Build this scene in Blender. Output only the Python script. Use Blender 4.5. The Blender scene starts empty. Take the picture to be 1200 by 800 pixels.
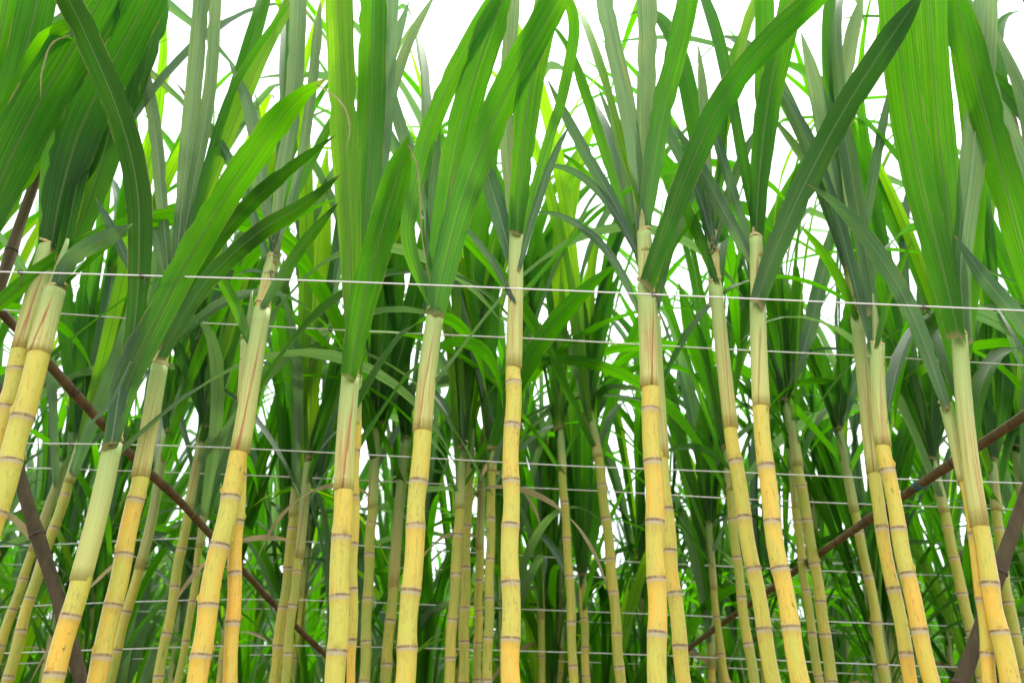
import bpy, math, random
from mathutils import Vector, Matrix, Euler, noise
R = math.radians
sc = bpy.context.scene
# ------------------------------------------------------------------ camera
PITCH, ROLL, CAMZ, FPX = 26.6, 1.2, 0.80, 1000.0
cam_d = bpy.data.cameras.new('camera'); cam = bpy.data.objects.new('camera', cam_d)
sc.collection.objects.link(cam); sc.camera = cam
cam_d.sensor_width = 36.0; cam_d.lens = 36.0 * FPX / 1200.0
cam_d.clip_start = 0.05; cam_d.clip_end = 2000
cam_d.dof.use_dof = True; cam_d.dof.focus_distance = 1.6; cam_d.dof.aperture_fstop = 5.0
CROT = Matrix.Rotation(R(90 + PITCH), 3, 'X') @ Matrix.Rotation(R(ROLL), 3, 'Z')
CLOC = Vector((0, 0, CAMZ))
cam.matrix_world = Matrix.Translation(CLOC) @ CROT.to_4x4()
# ------------------------------------------------------------------ sky and sun
SUN_EL, SUN_AZ = 62.0, 25.0            # high ahead of the camera, a little to the right, through thin cloud
w = bpy.data.worlds.new('World'); sc.world = w; w.use_nodes = True
nt = w.node_tree; bg = nt.nodes['Background']
sky = nt.nodes.new('ShaderNodeTexSky'); sky.sky_type = 'NISHITA'; sky.sun_disc = False
sky.sun_elevation = R(SUN_EL); sky.sun_rotation = R(SUN_AZ)
sky.air_density = 1.0; sky.dust_density = 3.0; sky.ozone_density = 1.0
mx = nt.nodes.new('ShaderNodeMix'); mx.data_type = 'RGBA'; mx.inputs[0].default_value = 0.86
nt.links.new(sky.outputs[0], mx.inputs[6]); mx.inputs[7].default_value = (8.6, 9.0, 9.35, 1)
nt.links.new(mx.outputs[2], bg.inputs[0]); bg.inputs[1].default_value = 0.15
sd = bpy.data.lights.new('sun', 'SUN'); sd.energy = 2.2; sd.angle = R(12); sd.color = (1.0, 0.95, 0.86)
sun = bpy.data.objects.new('sun', sd); sc.collection.objects.link(sun)
sdir = Vector((math.sin(R(SUN_AZ)) * math.cos(R(SUN_EL)), math.cos(R(SUN_AZ)) * math.cos(R(SUN_EL)), math.sin(R(SUN_EL))))
sun.rotation_euler = sdir.to_track_quat('Z', 'Y').to_euler(); sun.location = sdir * 30
sc.view_settings.view_transform = 'Standard'; sc.view_settings.look = 'None'
sc.view_settings.exposure = 0.98; sc.view_settings.gamma = 1.0; sc.view_settings.use_curve_mapping = False
sc.cycles.use_denoising = True
sc.cycles.max_bounces = 8; sc.cycles.diffuse_bounces = 5; sc.cycles.transmission_bounces = 4
sc.cycles.glossy_bounces = 2; sc.cycles.sample_clamp_indirect = 6

# ------------------------------------------------------------------ helpers
def P(px, py, D):
    """point of the plane Y = D seen at pixel (px, py) of the 1200 x 800 photograph"""
    d = CROT @ Vector(((px - 600.0) / FPX, (400.0 - py) / FPX, -1.0))
    return CLOC + d * (D / d.y)
def axdepth(p):
    return -(CROT.transposed() @ (p - CLOC)).z
def catmull(pts, n):
    """n+1 evenly spaced samples of a smooth line through pts (tuples of any length)"""
    pts = [tuple(p) for p in pts]
    if len(pts) == 2: 
        a, b = pts
        return [tuple(a[k] + (b[k] - a[k]) * i / n for k in range(len(a))) for i in range(n + 1)]
    ext = [tuple(2 * pts[0][k] - pts[1][k] for k in range(len(pts[0])))] + pts + [tuple(2 * pts[-1][k] - pts[-2][k] for k in range(len(pts[0])))]
    fine = []
    for i in range(1, len(ext) - 2):
        p0, p1, p2, p3 = ext[i - 1:i + 3]
        for s in range(12):
            t = s / 12
            fine.append(tuple(0.5 * (2 * p1[k] + (p2[k] - p0[k]) * t + (2 * p0[k] - 5 * p1[k] + 4 * p2[k] - p3[k]) * t * t + (3 * p1[k] - p0[k] - 3 * p2[k] + p3[k]) * t ** 3) for k in range(len(p1))))
    fine.append(pts[-1])
    L = [0.0]
    for a, b in zip(fine, fine[1:]): L.append(L[-1] + math.dist(a[:3], b[:3]))
    out, j = [], 0
    for i in range(n + 1):
        t = L[-1] * i / n
        while j < len(L) - 2 and L[j + 1] < t: j += 1
        q = (t - L[j]) / max(1e-9, L[j + 1] - L[j])
        out.append(tuple(fine[j][k] + (fine[j + 1][k] - fine[j][k]) * q for k in range(len(fine[j]))))
    return out
def mesh(name, verts, faces, uvs, mat, uv2=None):
    me = bpy.data.meshes.new(name); me.from_pydata([tuple(v) for v in verts], [], faces)
    me.polygons.foreach_set('use_smooth', [True] * len(me.polygons))
    if uvs:
        ul = me.uv_layers.new(name='UVMap')
        ul.data.foreach_set('uv', [c for p in me.polygons for li, vi in zip(p.loop_indices, p.vertices) for c in uvs[vi]])
    me.materials.append(mat); me.update()
    return me
def link(name, data, parent=None):
    o = bpy.data.objects.new(name, data); sc.collection.objects.link(o)
    if parent is not None: o.parent = parent
    return o
def tag(o, label=None, cat=None, group=None, kind=None):
    if label: o['label'] = label
    if cat: o['category'] = cat
    if group: o['group'] = group
    if kind: o['kind'] = kind
    return o

# ------------------------------------------------------------------ materials
class NB:
    def __init__(s, name):
        s.m = bpy.data.materials.new(name); s.m.use_nodes = True; s.t = s.m.node_tree; s.t.nodes.clear()
        s.out = s.t.nodes.new('ShaderNodeOutputMaterial')
    def n(s, ty, **kw):
        x = s.t.nodes.new(ty)
        for k, v in kw.items(): setattr(x, k, v)
        return x
    def l(s, a, b): s.t.links.new(a, b)
    def val(s, i, v):
        if hasattr(v, 'links') or hasattr(v, 'is_linked'): s.l(v, i)
        else: i.default_value = v
    def math(s, op, a, b=0.0, c=0.0):
        x = s.n('ShaderNodeMath', operation=op); s.val(x.inputs[0], a); s.val(x.inputs[1], b); s.val(x.inputs[2], c); return x.outputs[0]
    def mix(s, f, a, b, mode='MIX'):
        x = s.n('ShaderNodeMix', data_type='RGBA', blend_type=mode)
        s.val(x.inputs[0], f)
        for i, v in ((6, a), (7, b)):
            if isinstance(v, tuple): x.inputs[i].default_value = (*v, 1)
            else: s.l(v, x.inputs[i])
        return x.outputs[2]
    def ramp(s, f, stops, interp='LINEAR'):
        x = s.n('ShaderNodeValToRGB'); s.l(f, x.inputs[0]); cr = x.color_ramp; cr.interpolation = interp
        while len(cr.elements) < len(stops): cr.elements.new(0.5)
        for e, (p, c) in zip(cr.elements, stops):
            e.position = p; e.color = (*c, 1) if isinstance(c, tuple) else (c, c, c, 1)
        return x.outputs[0]
    def uv(s):
        u = s.n('ShaderNodeUVMap'); sp = s.n('ShaderNodeSeparateXYZ'); s.l(u.outputs[0], sp.inputs[0]); return u.outputs[0], sp.outputs[0], sp.outputs[1]
    def comb(s, x, y, z=0.0):
        c = s.n('ShaderNodeCombineXYZ'); s.val(c.inputs[0], x); s.val(c.inputs[1], y); s.val(c.inputs[2], z); return c.outputs[0]
    def noise(s, vec, scale=1.0, detail=3.0, rough=0.5):
        x = s.n('ShaderNodeTexNoise'); s.l(vec, x.inputs['Vector']); x.inputs['Scale'].default_value = scale
        x.inputs['Detail'].default_value = detail; x.inputs['Roughness'].default_value = rough; return x.outputs[0]

def leaf_material(name, refl_under, refl_top, trans, rib, tip=(0.33, 0.24, 0.10), pale=0.5, tmix=0.5, rib_w=0.042):
    b = NB(name); uv, u, v = b.uv()
    info = b.n('ShaderNodeObjectInfo'); rnd = info.outputs['Random']
    au = b.math('ABSOLUTE', b.math('SUBTRACT', u, 0.5))
    off = b.math('MULTIPLY', rnd, 37.0)
    veins = b.noise(b.comb(b.math('MULTIPLY', u, 42.0), b.math('MULTIPLY', v, 2.2), off), 1.0, 4.0, 0.65)
    fine = b.noise(b.comb(b.math('MULTIPLY', u, 150.0), b.math('MULTIPLY', v, 5.0), off), 1.0, 2.0, 0.5)
    blot = b.noise(b.comb(b.math('MULTIPLY', u, 2.0), b.math('MULTIPLY', v, 9.0), off), 1.0, 4.0, 0.6)
    stripe = b.math('ADD', b.math('MULTIPLY', veins, 0.65), b.math('MULTIPLY', fine, 0.35))
    sfac = b.math('MULTIPLY_ADD', b.math('SUBTRACT', stripe, 0.5), 1.7, 1.0)
    ribm = b.ramp(b.math('DIVIDE', au, b.math('MULTIPLY_ADD', v, -0.6 * rib_w, rib_w)), [(0.0, 1.0), (0.55, 0.75), (1.0, 0.0)])
    geo = b.n('ShaderNodeNewGeometry')
    refl = b.mix(b.math('MULTIPLY', geo.outputs['Backfacing'], 1.0), refl_under, refl_top)
    # dusty waxy bloom on the lower blade of some leaves
    bloom = b.math('MULTIPLY', b.ramp(rnd, [(0.25, 0.15), (0.9, 1.0)]), b.ramp(v, [(0.0, 1.0), (0.22, 0.75), (0.5, 0.12), (0.9, 0.05)]))
    refl = b.mix(b.math('MULTIPLY', bloom, pale), refl, (0.22, 0.33, 0.18))
    refl = b.mix(1.0, refl, b.ramp(sfac, [(0.0, 0.0), (1.0, 1.0)]), 'MULTIPLY') if False else refl
    vm = b.n('ShaderNodeVectorMath', operation='SCALE'); b.l(refl, vm.inputs[0]); b.l(sfac, vm.inputs[3]); refl = vm.outputs[0]
    refl = b.mix(b.math('MULTIPLY', ribm, 0.85), refl, rib)
    tb = b.mix(b.ramp(blot, [(0.3, 0.0), (0.75, 1.0)]), trans, (trans[0] * 1.5 + 0.02, trans[1] * 1.12, trans[2]))
    tb = b.mix(b.math('MULTIPLY', b.math('FRACT', b.math('MULTIPLY', rnd, 7.3)), 0.45), tb, (trans[0] * 0.45, trans[1] * 0.72, trans[2] * 1.2))
    vm2 = b.n('ShaderNodeVectorMath', operation='SCALE'); b.l(tb, vm2.inputs[0]); b.l(b.math('MULTIPLY_ADD', b.math('SUBTRACT', stripe, 0.5), 3.2, 1.0), vm2.inputs[3])
    tcol = b.mix(b.math('MULTIPLY', ribm, 0.92), vm2.outputs[0], (0.03, 0.05, 0.01))
    # dried tip, straw collar and thin dry margins
    dry = b.math('MAXIMUM', b.math('MULTIPLY', b.ramp(v, [(0.955, 0.0), (0.995, 1.0)]), b.ramp(rnd, [(0.35, 0.0), (0.5, 1.0)])),
                 b.math('MULTIPLY', b.ramp(au, [(0.465, 0.0), (0.49, 1.0)]), b.ramp(blot, [(0.5, 0.0), (0.6, 0.9)])))
    col = b.ramp(v, [(0.0, 1.0), (0.006, 0.8), (0.016, 0.0)])
    dry = b.math('MAXIMUM', dry, b.math('MULTIPLY', col, 0.8))
    refl = b.mix(dry, refl, (0.48, 0.40, 0.16)); tcol = b.mix(dry, tcol, (0.20, 0.15, 0.04))
    yel = b.math('MULTIPLY', b.ramp(b.noise(b.comb(b.math('MULTIPLY', u, 7.0), b.math('MULTIPLY', v, 3.0), off), 1.0, 5.0, 0.7), [(0.58, 0.0), (0.72, 1.0)]), b.math('MULTIPLY', b.math('FRACT', b.math('MULTIPLY', rnd, 3.7)), 0.6))
    refl = b.mix(yel, refl, (0.20, 0.22, 0.03)); tcol = b.mix(yel, tcol, (trans[0] * 2.2 + .05, trans[1] * 1.05, 0.004))
    # small brown specks
    sp = b.noise(b.comb(b.math('MULTIPLY', u, 26.0), b.math('MULTIPLY', v, 190.0), off), 1.0, 1.0, 0.5)
    spm = b.ramp(sp, [(0.73, 0.0), (0.79, 0.7)])
    refl = b.mix(spm, refl, (0.10, 0.07, 0.03)); tcol = b.mix(spm, tcol, (0.03, 0.03, 0.01))
    bmp = b.n('ShaderNodeBump'); bmp.inputs['Strength'].default_value = 0.35; bmp.inputs['Distance'].default_value = 0.0015; b.l(stripe, bmp.inputs['Height'])
    pr = b.n('ShaderNodeBsdfPrincipled'); b.l(refl, pr.inputs['Base Color']); pr.inputs['Roughness'].default_value = 0.5
    pr.inputs['Specular IOR Level'].default_value = 0.09; b.l(bmp.outputs[0], pr.inputs['Normal'])
    tr = b.n('ShaderNodeBsdfTranslucent'); b.l(tcol, tr.inputs[0])
    ms = b.n('ShaderNodeMixShader'); ms.inputs[0].default_value = tmix
    b.l(pr.outputs[0], ms.inputs[1]); b.l(tr.outputs[0], ms.inputs[2]); b.l(ms.outputs[0], b.out.inputs[0])
    return b.m
M_LEAF = leaf_material('cane_leaf_green', (0.022, 0.08, 0.007), (0.012, 0.05, 0.004), (0.10, 0.50, 0.001), (0.16, 0.27, 0.07), pale=0.16, tmix=0.47)
M_GREY = leaf_material('cane_leaf_greygreen', (0.10, 0.175, 0.11), (0.055, 0.11, 0.07), (0.17, 0.40, 0.08), (0.40, 0.48, 0.33), pale=0.35, tmix=0.42)
M_LIME = leaf_material('cane_leaf_young', (0.10, 0.24, 0.025), (0.08, 0.20, 0.02), (0.32, 0.76, 0.002), (0.26, 0.38, 0.08), pale=0.12, tmix=0.52)

def stalk_material(name, yellow, green, dirt=1.0):
    b = NB(name); uv, u, v = b.uv(); pale = (0.82, 0.58, 0.17) if yellow[0] > .5 else (0.42, 0.38, 0.12)
    rnd = b.n('ShaderNodeObjectInfo').outputs['Random']; off = b.math('MULTIPLY', rnd, 53.0)
    f = b.math('FRACT', v); idx = b.math('FLOOR', v)
    wn = b.n('ShaderNodeTexWhiteNoise', noise_dimensions='2D'); b.l(b.comb(idx, off), wn.inputs['Vector']); ir = wn.outputs[0]
    ang = b.math('MULTIPLY', u, 2 * math.pi)
    cx, cy = b.math('COSINE', ang), b.math('SINE', ang)
    big = b.noise(b.comb(cx, cy, b.math('MULTIPLY_ADD', v, 0.9, off)), 1.3, 3.0, 0.6)
    yg = b.math('ADD', b.math('MULTIPLY', ir, 0.5), big)
    base = b.mix(b.ramp(yg, [(0.45, 0.0), (0.92, 1.0)]), yellow, green)
    # lower joints ripen to warm yellow, upper joints stay yellow-green
    tco = b.n('ShaderNodeTexCoord'); sz = b.n('ShaderNodeSeparateXYZ'); b.l(tco.outputs['Object'], sz.inputs[0])
    ripe = b.math('ADD', sz.outputs[2], b.math('MULTIPLY_ADD', big, 0.5, -0.25))
    base = b.mix(b.math('MULTIPLY', b.ramp(ripe, [(0.90, 0.0), (1.0, 1.0)]) if False else b.math('SMOOTH_MIN', b.math('MAXIMUM', b.math('MULTIPLY', b.math('SUBTRACT', ripe, 1.0), 1.9), 0.0), 1.0, 0.1), 0.8), base, green)
    streak = b.noise(b.comb(b.math('MULTIPLY', cx, 9.0), b.math('MULTIPLY', cy, 9.0), b.math('MULTIPLY_ADD', v, 0.6, off)), 1.0, 5.0, 0.65)
    base = b.mix(b.math('MULTIPLY', b.ramp(streak, [(0.40, 0.0), (0.75, 1.0)]), 0.35), base, pale)
    # greener just under each node, bronze flush above it
    base = b.mix(b.ramp(f, [(0.0, 0.35), (0.25, 0.0), (0.75, 0.0), (0.93, 0.45)]), base, (0.55, 0.36, 0.07))
    patch = b.noise(b.comb(b.math('MULTIPLY', cx, 1.7), b.math('MULTIPLY', cy, 1.7), b.math('MULTIPLY_ADD', v, 2.6, off)), 1.6, 6.0, 0.72)
    base = b.mix(b.math('MULTIPLY', b.ramp(patch, [(0.54, 0.0), (0.68, 1.0)]), 0.5 * dirt), base, (0.22, 0.14, 0.045))
    soot = b.noise(b.comb(b.math('MULTIPLY', cx, 1.5), b.math('MULTIPLY', cy, 1.5), b.math('MULTIPLY_ADD', v, 3.2, off)), 1.3, 7.0, 0.72)
    base = b.mix(b.math('MULTIPLY', b.ramp(soot, [(0.60, 0.0), (0.68, 1.0)]), b.math('MULTIPLY', b.ramp(b.math('FRACT', b.math('MULTIPLY', ir, 5.7)), [(0.55, 0.12), (0.75, 1.0)]), 0.85 * dirt)), base, (0.05, 0.035, 0.02))
    # split lines
    crack = b.noise(b.comb(b.math('MULTIPLY', cx, 6.0), b.math('MULTIPLY', cy, 6.0), b.math('MULTIPLY_ADD', v, 0.35, off)), 2.0, 0.0, 0.5)
    cm = b.math('COMPARE', crack, 0.62, 0.004)
    base = b.mix(b.math('MULTIPLY', cm, b.math('MULTIPLY', b.ramp(ir, [(0.55, 0.0), (0.6, 1.0)]), 0.75)), base, (0.12, 0.06, 0.02))
    wob = b.math('MULTIPLY_ADD', b.noise(b.comb(b.math('MULTIPLY', cx, 2.0), b.math('MULTIPLY', cy, 2.0), b.math('ADD', idx, off)), 2.0, 3.0), 0.05, -0.025)
    fw = b.math('ADD', f, wob)
    # chalky wax band, brown leaf scar, pale root band
    wax = b.ramp(fw, [(0.0, 0.5), (0.05, 0.1), (0.07, 0.0), (0.905, 0.0), (0.935, 0.8), (0.965, 1.0), (1.0, 0.7)])
    base = b.mix(b.math('MULTIPLY', wax, b.math('MULTIPLY_ADD', streak, 0.9, 0.25)), base, (0.46, 0.42, 0.32) if yellow[0] > .5 else (0.27, 0.26, 0.19))
    scar = b.ramp(f, [(0.0, 1.0), (0.018, 1.0), (0.034, 0.0), (0.968, 0.0), (0.985, 0.85), (1.0, 1.0)])
    base = b.mix(b.math('MULTIPLY', b.ramp(streak, [(0.58, 0.0), (0.66, 0.5)]), b.ramp(patch, [(0.4, 0.0), (0.55, 1.0)])), base, (0.30, 0.20, 0.07))
    base = b.mix(b.math('MULTIPLY', scar, b.ramp(b.math('MULTIPLY_ADD', big, 0.5, b.math('MULTIPLY', streak, 0.5)), [(0.38, 0.25), (0.56, 1.0)])), base, (0.21, 0.13, 0.06))
    bmp = b.n('ShaderNodeBump'); bmp.inputs['Strength'].default_value = 0.3; bmp.inputs['Distance'].default_value = 0.002; b.l(streak, bmp.inputs['Height'])
    pr = b.n('ShaderNodeBsdfPrincipled'); b.l(base, pr.inputs['Base Color'])
    b.l(b.math('MULTIPLY_ADD', wax, 0.35, 0.34), pr.inputs['Roughness']); pr.inputs['Specular IOR Level'].default_value = 0.28
    b.l(bmp.outputs[0], pr.inputs['Normal']); b.l(pr.outputs[0], b.out.inputs[0]); return b.m
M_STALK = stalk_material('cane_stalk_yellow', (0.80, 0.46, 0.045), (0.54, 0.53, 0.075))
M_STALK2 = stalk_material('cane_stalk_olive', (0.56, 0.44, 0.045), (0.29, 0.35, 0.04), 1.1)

def sheath_material(name, c1, c2, blush):
    b = NB(name); uv, u, v = b.uv()
    rnd = b.n('ShaderNodeObjectInfo').outputs['Random']; off = b.math('MULTIPLY', rnd, 71.0)
    ang = b.math('MULTIPLY', u, 2 * math.pi); cx, cy = b.math('COSINE', ang), b.math('SINE', ang)
    st = b.noise(b.comb(b.math('MULTIPLY', cx, 14.0), b.math('MULTIPLY', cy, 14.0), b.math('MULTIPLY_ADD', v, 1.2, off)), 1.0, 4.0, 0.6)
    big = b.noise(b.comb(b.math('MULTIPLY', cx, 2.6), b.math('MULTIPLY', cy, 2.6), b.math('MULTIPLY_ADD', v, 1.1, off)), 1.4, 4.0, 0.7)
    c = b.mix(b.ramp(st, [(0.3, 0.0), (0.7, 1.0)]), c1, c2)
    lo = b.math('MULTIPLY', b.ramp(v, [(0.0, 1.0), (0.35, 0.75), (0.8, 0.0)]), b.ramp(big, [(0.48, 0.0), (0.62, 1.0)]))
    c = b.mix(b.math('MULTIPLY', lo, b.math('MULTIPLY', b.ramp(rnd, [(0.2, 0.2), (0.6, 1.0)]), 0.9)), c, blush)
    c = b.mix(b.ramp(v, [(0.0, 0.6), (0.03, 0.35), (0.25, 0.25), (0.5, 0.0)]), c, (0.62, 0.58, 0.16))
    c = b.mix(b.ramp(v, [(0.45, 0.0), (0.97, 0.6)]), c, (0.26, 0.40, 0.12))
    # dry overlapping margin: a spiral line of straw and rust
    e = b.math('ABSOLUTE', b.math('SUBTRACT', u, b.math('MULTIPLY_ADD', v, 0.13, b.math('MULTIPLY_ADD', big, 0.08, b.math('MULTIPLY_ADD', rnd, 0.16, 0.06)))))
    c = b.mix(b.math('MULTIPLY', b.ramp(e, [(0.0, 0.95), (0.010, 0.8), (0.024, 0.0)]), b.math('MULTIPLY', b.ramp(v, [(0.6, 1.0), (0.85, 0.25)]), b.ramp(b.math('FRACT', b.math('MULTIPLY', rnd, 9.1)), [(0.2, 0.12), (0.7, 1.0)]))), c, (0.36, 0.11, 0.05))
    sp = b.noise(b.comb(b.math('MULTIPLY', cx, 4.0), b.math('MULTIPLY', cy, 4.0), b.math('MULTIPLY_ADD', v, 14.0, off)), 2.0, 3.0, 0.7)
    c = b.mix(b.ramp(sp, [(0.66, 0.0), (0.74, 0.6)]), c, (0.20, 0.14, 0.08))
    c = b.mix(b.ramp(v, [(0.985, 0.0), (0.997, 0.6)]), c, (0.52, 0.42, 0.16))
    bmp = b.n('ShaderNodeBump'); bmp.inputs['Strength'].default_value = 0.35; bmp.inputs['Distance'].default_value = 0.002; b.l(st, bmp.inputs['Height'])
    pr = b.n('ShaderNodeBsdfPrincipled'); b.l(c, pr.inputs['Base Color']); pr.inputs['Roughness'].default_value = 0.55
    pr.inputs['Specular IOR Level'].default_value = 0.3
    b.l(bmp.outputs[0], pr.inputs['Normal']); b.l(pr.outputs[0], b.out.inputs[0]); return b.m
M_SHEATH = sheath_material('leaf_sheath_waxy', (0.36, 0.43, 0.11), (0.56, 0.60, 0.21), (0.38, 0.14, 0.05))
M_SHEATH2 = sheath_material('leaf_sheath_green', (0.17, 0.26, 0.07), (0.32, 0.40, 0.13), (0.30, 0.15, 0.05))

M_GREY_BACKLIT = leaf_material('cane_leaf_grey_backlit', (0.12, 0.20, 0.10), (0.08, 0.15, 0.07), (0.36, 0.60, 0.20), (0.44, 0.52, 0.34), pale=0.5, tmix=0.46)  # paler copy of the grey-green leaf, backlight put into its colour
M_SHADED = leaf_material('cane_leaf_shaded', (0.022, 0.075, 0.009), (0.012, 0.045, 0.005), (0.05, 0.26, 0.001), (0.20, 0.30, 0.11), pale=0.5, tmix=0.42)  # darker copy of the green leaf: shade from leaves above put into its colour
M_FRONT = leaf_material('cane_leaf_front', (0.028, 0.10, 0.008), (0.016, 0.062, 0.005), (0.145, 0.58, 0.001), (0.24, 0.35, 0.12), pale=0.6, tmix=0.55)
def simple(name, c1, c2, scale=30.0, rough=0.7, stretch=(1, 1, 1), spec=0.2, metallic=0.0, trans=None):
    b = NB(name); tc = b.n('ShaderNodeTexCoord'); mp = b.n('ShaderNodeMapping'); mp.inputs['Scale'].default_value = stretch
    b.l(tc.outputs['Object'], mp.inputs[0]); nz = b.noise(mp.outputs[0], scale, 5.0, 0.65)
    c = b.mix(b.ramp(nz, [(0.3, 0.0), (0.7, 1.0)]), c1, c2)
    pr = b.n('ShaderNodeBsdfPrincipled'); b.l(c, pr.inputs['Base Color']); pr.inputs['Roughness'].default_value = rough
    pr.inputs['Specular IOR Level'].default_value = spec; pr.inputs['Metallic'].default_value = metallic
    bmp = b.n('ShaderNodeBump'); bmp.inputs['Strength'].default_value = 0.4; bmp.inputs['Distance'].default_value = 0.003; b.l(nz, bmp.inputs['Height']); b.l(bmp.outputs[0], pr.inputs['Normal'])
    if trans:
        tr = b.n('ShaderNodeBsdfTranslucent'); tr.inputs[0].default_value = (*trans, 1)
        ms = b.n('ShaderNodeMixShader'); ms.inputs[0].default_value = 0.45; b.l(pr.outputs[0], ms.inputs[1]); b.l(tr.outputs[0], ms.inputs[2]); b.l(ms.outputs[0], b.out.inputs[0])
    else: b.l(pr.outputs[0], b.out.inputs[0])
    return b.m
M_SOIL = simple('soil', (0.09, 0.055, 0.03), (0.17, 0.11, 0.06), 6.0, 0.95)
M_WIRE = simple('galvanised_wire', (0.78, 0.78, 0.76), (0.88, 0.88, 0.86), 40.0, 0.45, spec=0.5)
M_TIE = simple('dark_twine', (0.05, 0.04, 0.035), (0.12, 0.09, 0.06), 200.0, 0.8)
M_BLUE = simple('blue_twine', (0.03, 0.14, 0.16), (0.06, 0.25, 0.26), 200.0, 0.6)
M_POLE = simple('weathered_bamboo_brown', (0.075, 0.05, 0.022), (0.20, 0.14, 0.068), 5.0, 0.6, (9, 9, 1.2))
M_POLE_G = simple('weathered_bamboo_grey', (0.045, 0.034, 0.018), (0.12, 0.092, 0.05), 5.0, 0.7, (9, 9, 1.2))
M_DRY = simple('dry_leaf', (0.26, 0.20, 0.10), (0.48, 0.40, 0.22), 25.0, 0.7, trans=(0.4, 0.33, 0.16))
M_COLLAR = simple('collar_straw', (0.40, 0.32, 0.10), (0.58, 0.54, 0.24), 90.0, 0.7)
M_BARK = simple('bark', (0.10, 0.075, 0.05), (0.2, 0.15, 0.1), 14.0, 0.9)
M_SHRUB = simple('shrub_leaf', (0.035, 0.09, 0.02), (0.08, 0.17, 0.035), 3.0, 0.5, trans=(0.10, 0.26, 0.02))

# ------------------------------------------------------------------ builders
def width_profile(s, base=0.62, tap=0.5):
    up = base + (1 - base) * min(1.0, s / 0.36) ** 0.9
    dn = 1.0 if s < tap else max(0.0, 1 - ((s - tap) / (1 - tap)) ** 1.7)
    return up * dn
def blade(name, spine, mat, fold=0.22, base=0.62, seed=0, tap=0.5):
    """spine: list of (point, side vector, normal, width in metres); a folded blade with a ridged midrib"""
    rng = random.Random(seed); n = len(spine) - 1; vs, uv, fs = [], [], []
    prof = [(-1.0, 1.0), (-0.62, 0.42), (-0.10, 0.03), (0.0, -0.10), (0.10, 0.03), (0.62, 0.42), (1.0, 1.0)]
    ph = rng.uniform(0, 9)
    for i, (p, S, N, wd) in enumerate(spine):
        s = i / n; h = wd * 0.5 * width_profile(s, base, tap)
        wav = 0.10 * math.sin(ph + s * 23) + 0.07 * math.sin(ph * 2 + s * 41)
        for k, (a, c) in enumerate(prof):
            fo = fold + max(0.0, 0.75 - fold) * max(0.0, 1 - s / 0.16) ** 1.5
            cc = c * fo + (wav * abs(a) ** 2 * (1 if a > 0 else -0.8)) * 0.9
            if i == n: a2 = a * 0.02
            else: a2 = a * (1 - (0.05 * rng.random() + (0.16 if rng.random() < 0.07 else 0)) * (abs(a) == 1.0))
            aur = (spine[1][0] - spine[0][0]) * (0.35 * abs(a) * (1 if i == 0 else 0) * math.cos(ph + a))
            vs.append(p + S * (h * a2 * (1 - 0.10 * max(0.0, 1 - s / 0.1))) + N * (h * cc) + aur); uv.append(((a + 1) / 2, s))
    m = len(prof)
    for i in range(n):
        for k in range(m - 1):
            fs.append((i * m + k, i * m + k + 1, (i + 1) * m + k + 1, (i + 1) * m + k))
    return mesh(name, vs, fs, uv, mat)
def tube(name, path, radii, mat, seg=12, uvv=None, seed=0, cap=True, lump=0.0):
    vs, uv, fs = [], [], []; n = len(path)
    for i, p in enumerate(path):
        p = Vector(p); a = Vector(path[max(0, i - 1)]); c = Vector(path[min(n - 1, i + 1)]); T = (c - a).normalized()
        X = T.cross(Vector((0, 1, 0.05))); X = X.normalized(); Y = T.cross(X).normalized()
        for k in range(seg + 1):
            t = 2 * math.pi * k / seg; r = radii[i] * (1 + lump * math.sin(3 * t + seed + i * .4))
            vs.append(p + X * (math.cos(t) * r) + Y * (math.sin(t) * r)); uv.append((k / seg, uvv[i] if uvv else i / (n - 1)))
    m = seg + 1
    for i in range(n - 1):
        for k in range(seg): fs.append((i * m + k, i * m + k + 1, (i + 1) * m + k + 1, (i + 1) * m + k))
    if cap:
        fs.append(tuple(range(seg))[::-1]); fs.append(tuple((n - 1) * m + k for k in range(seg)))
    return mesh(name, vs, fs, uv, mat)
def path_at(path, cum, t):
    t = max(0.0, min(cum[-1], t)); j = 0
    while j < len(cum) - 2 and cum[j + 1] < t: j += 1
    q = (t - cum[j]) / max(1e-9, cum[j + 1] - cum[j])
    return Vector(path[j]).lerp(Vector(path[j + 1]), q)
def cumlen(path):
    c = [0.0]
    for a, b in zip(path, path[1:]): c.append(c[-1] + (Vector(b) - Vector(a)).length)
    return c
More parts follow.
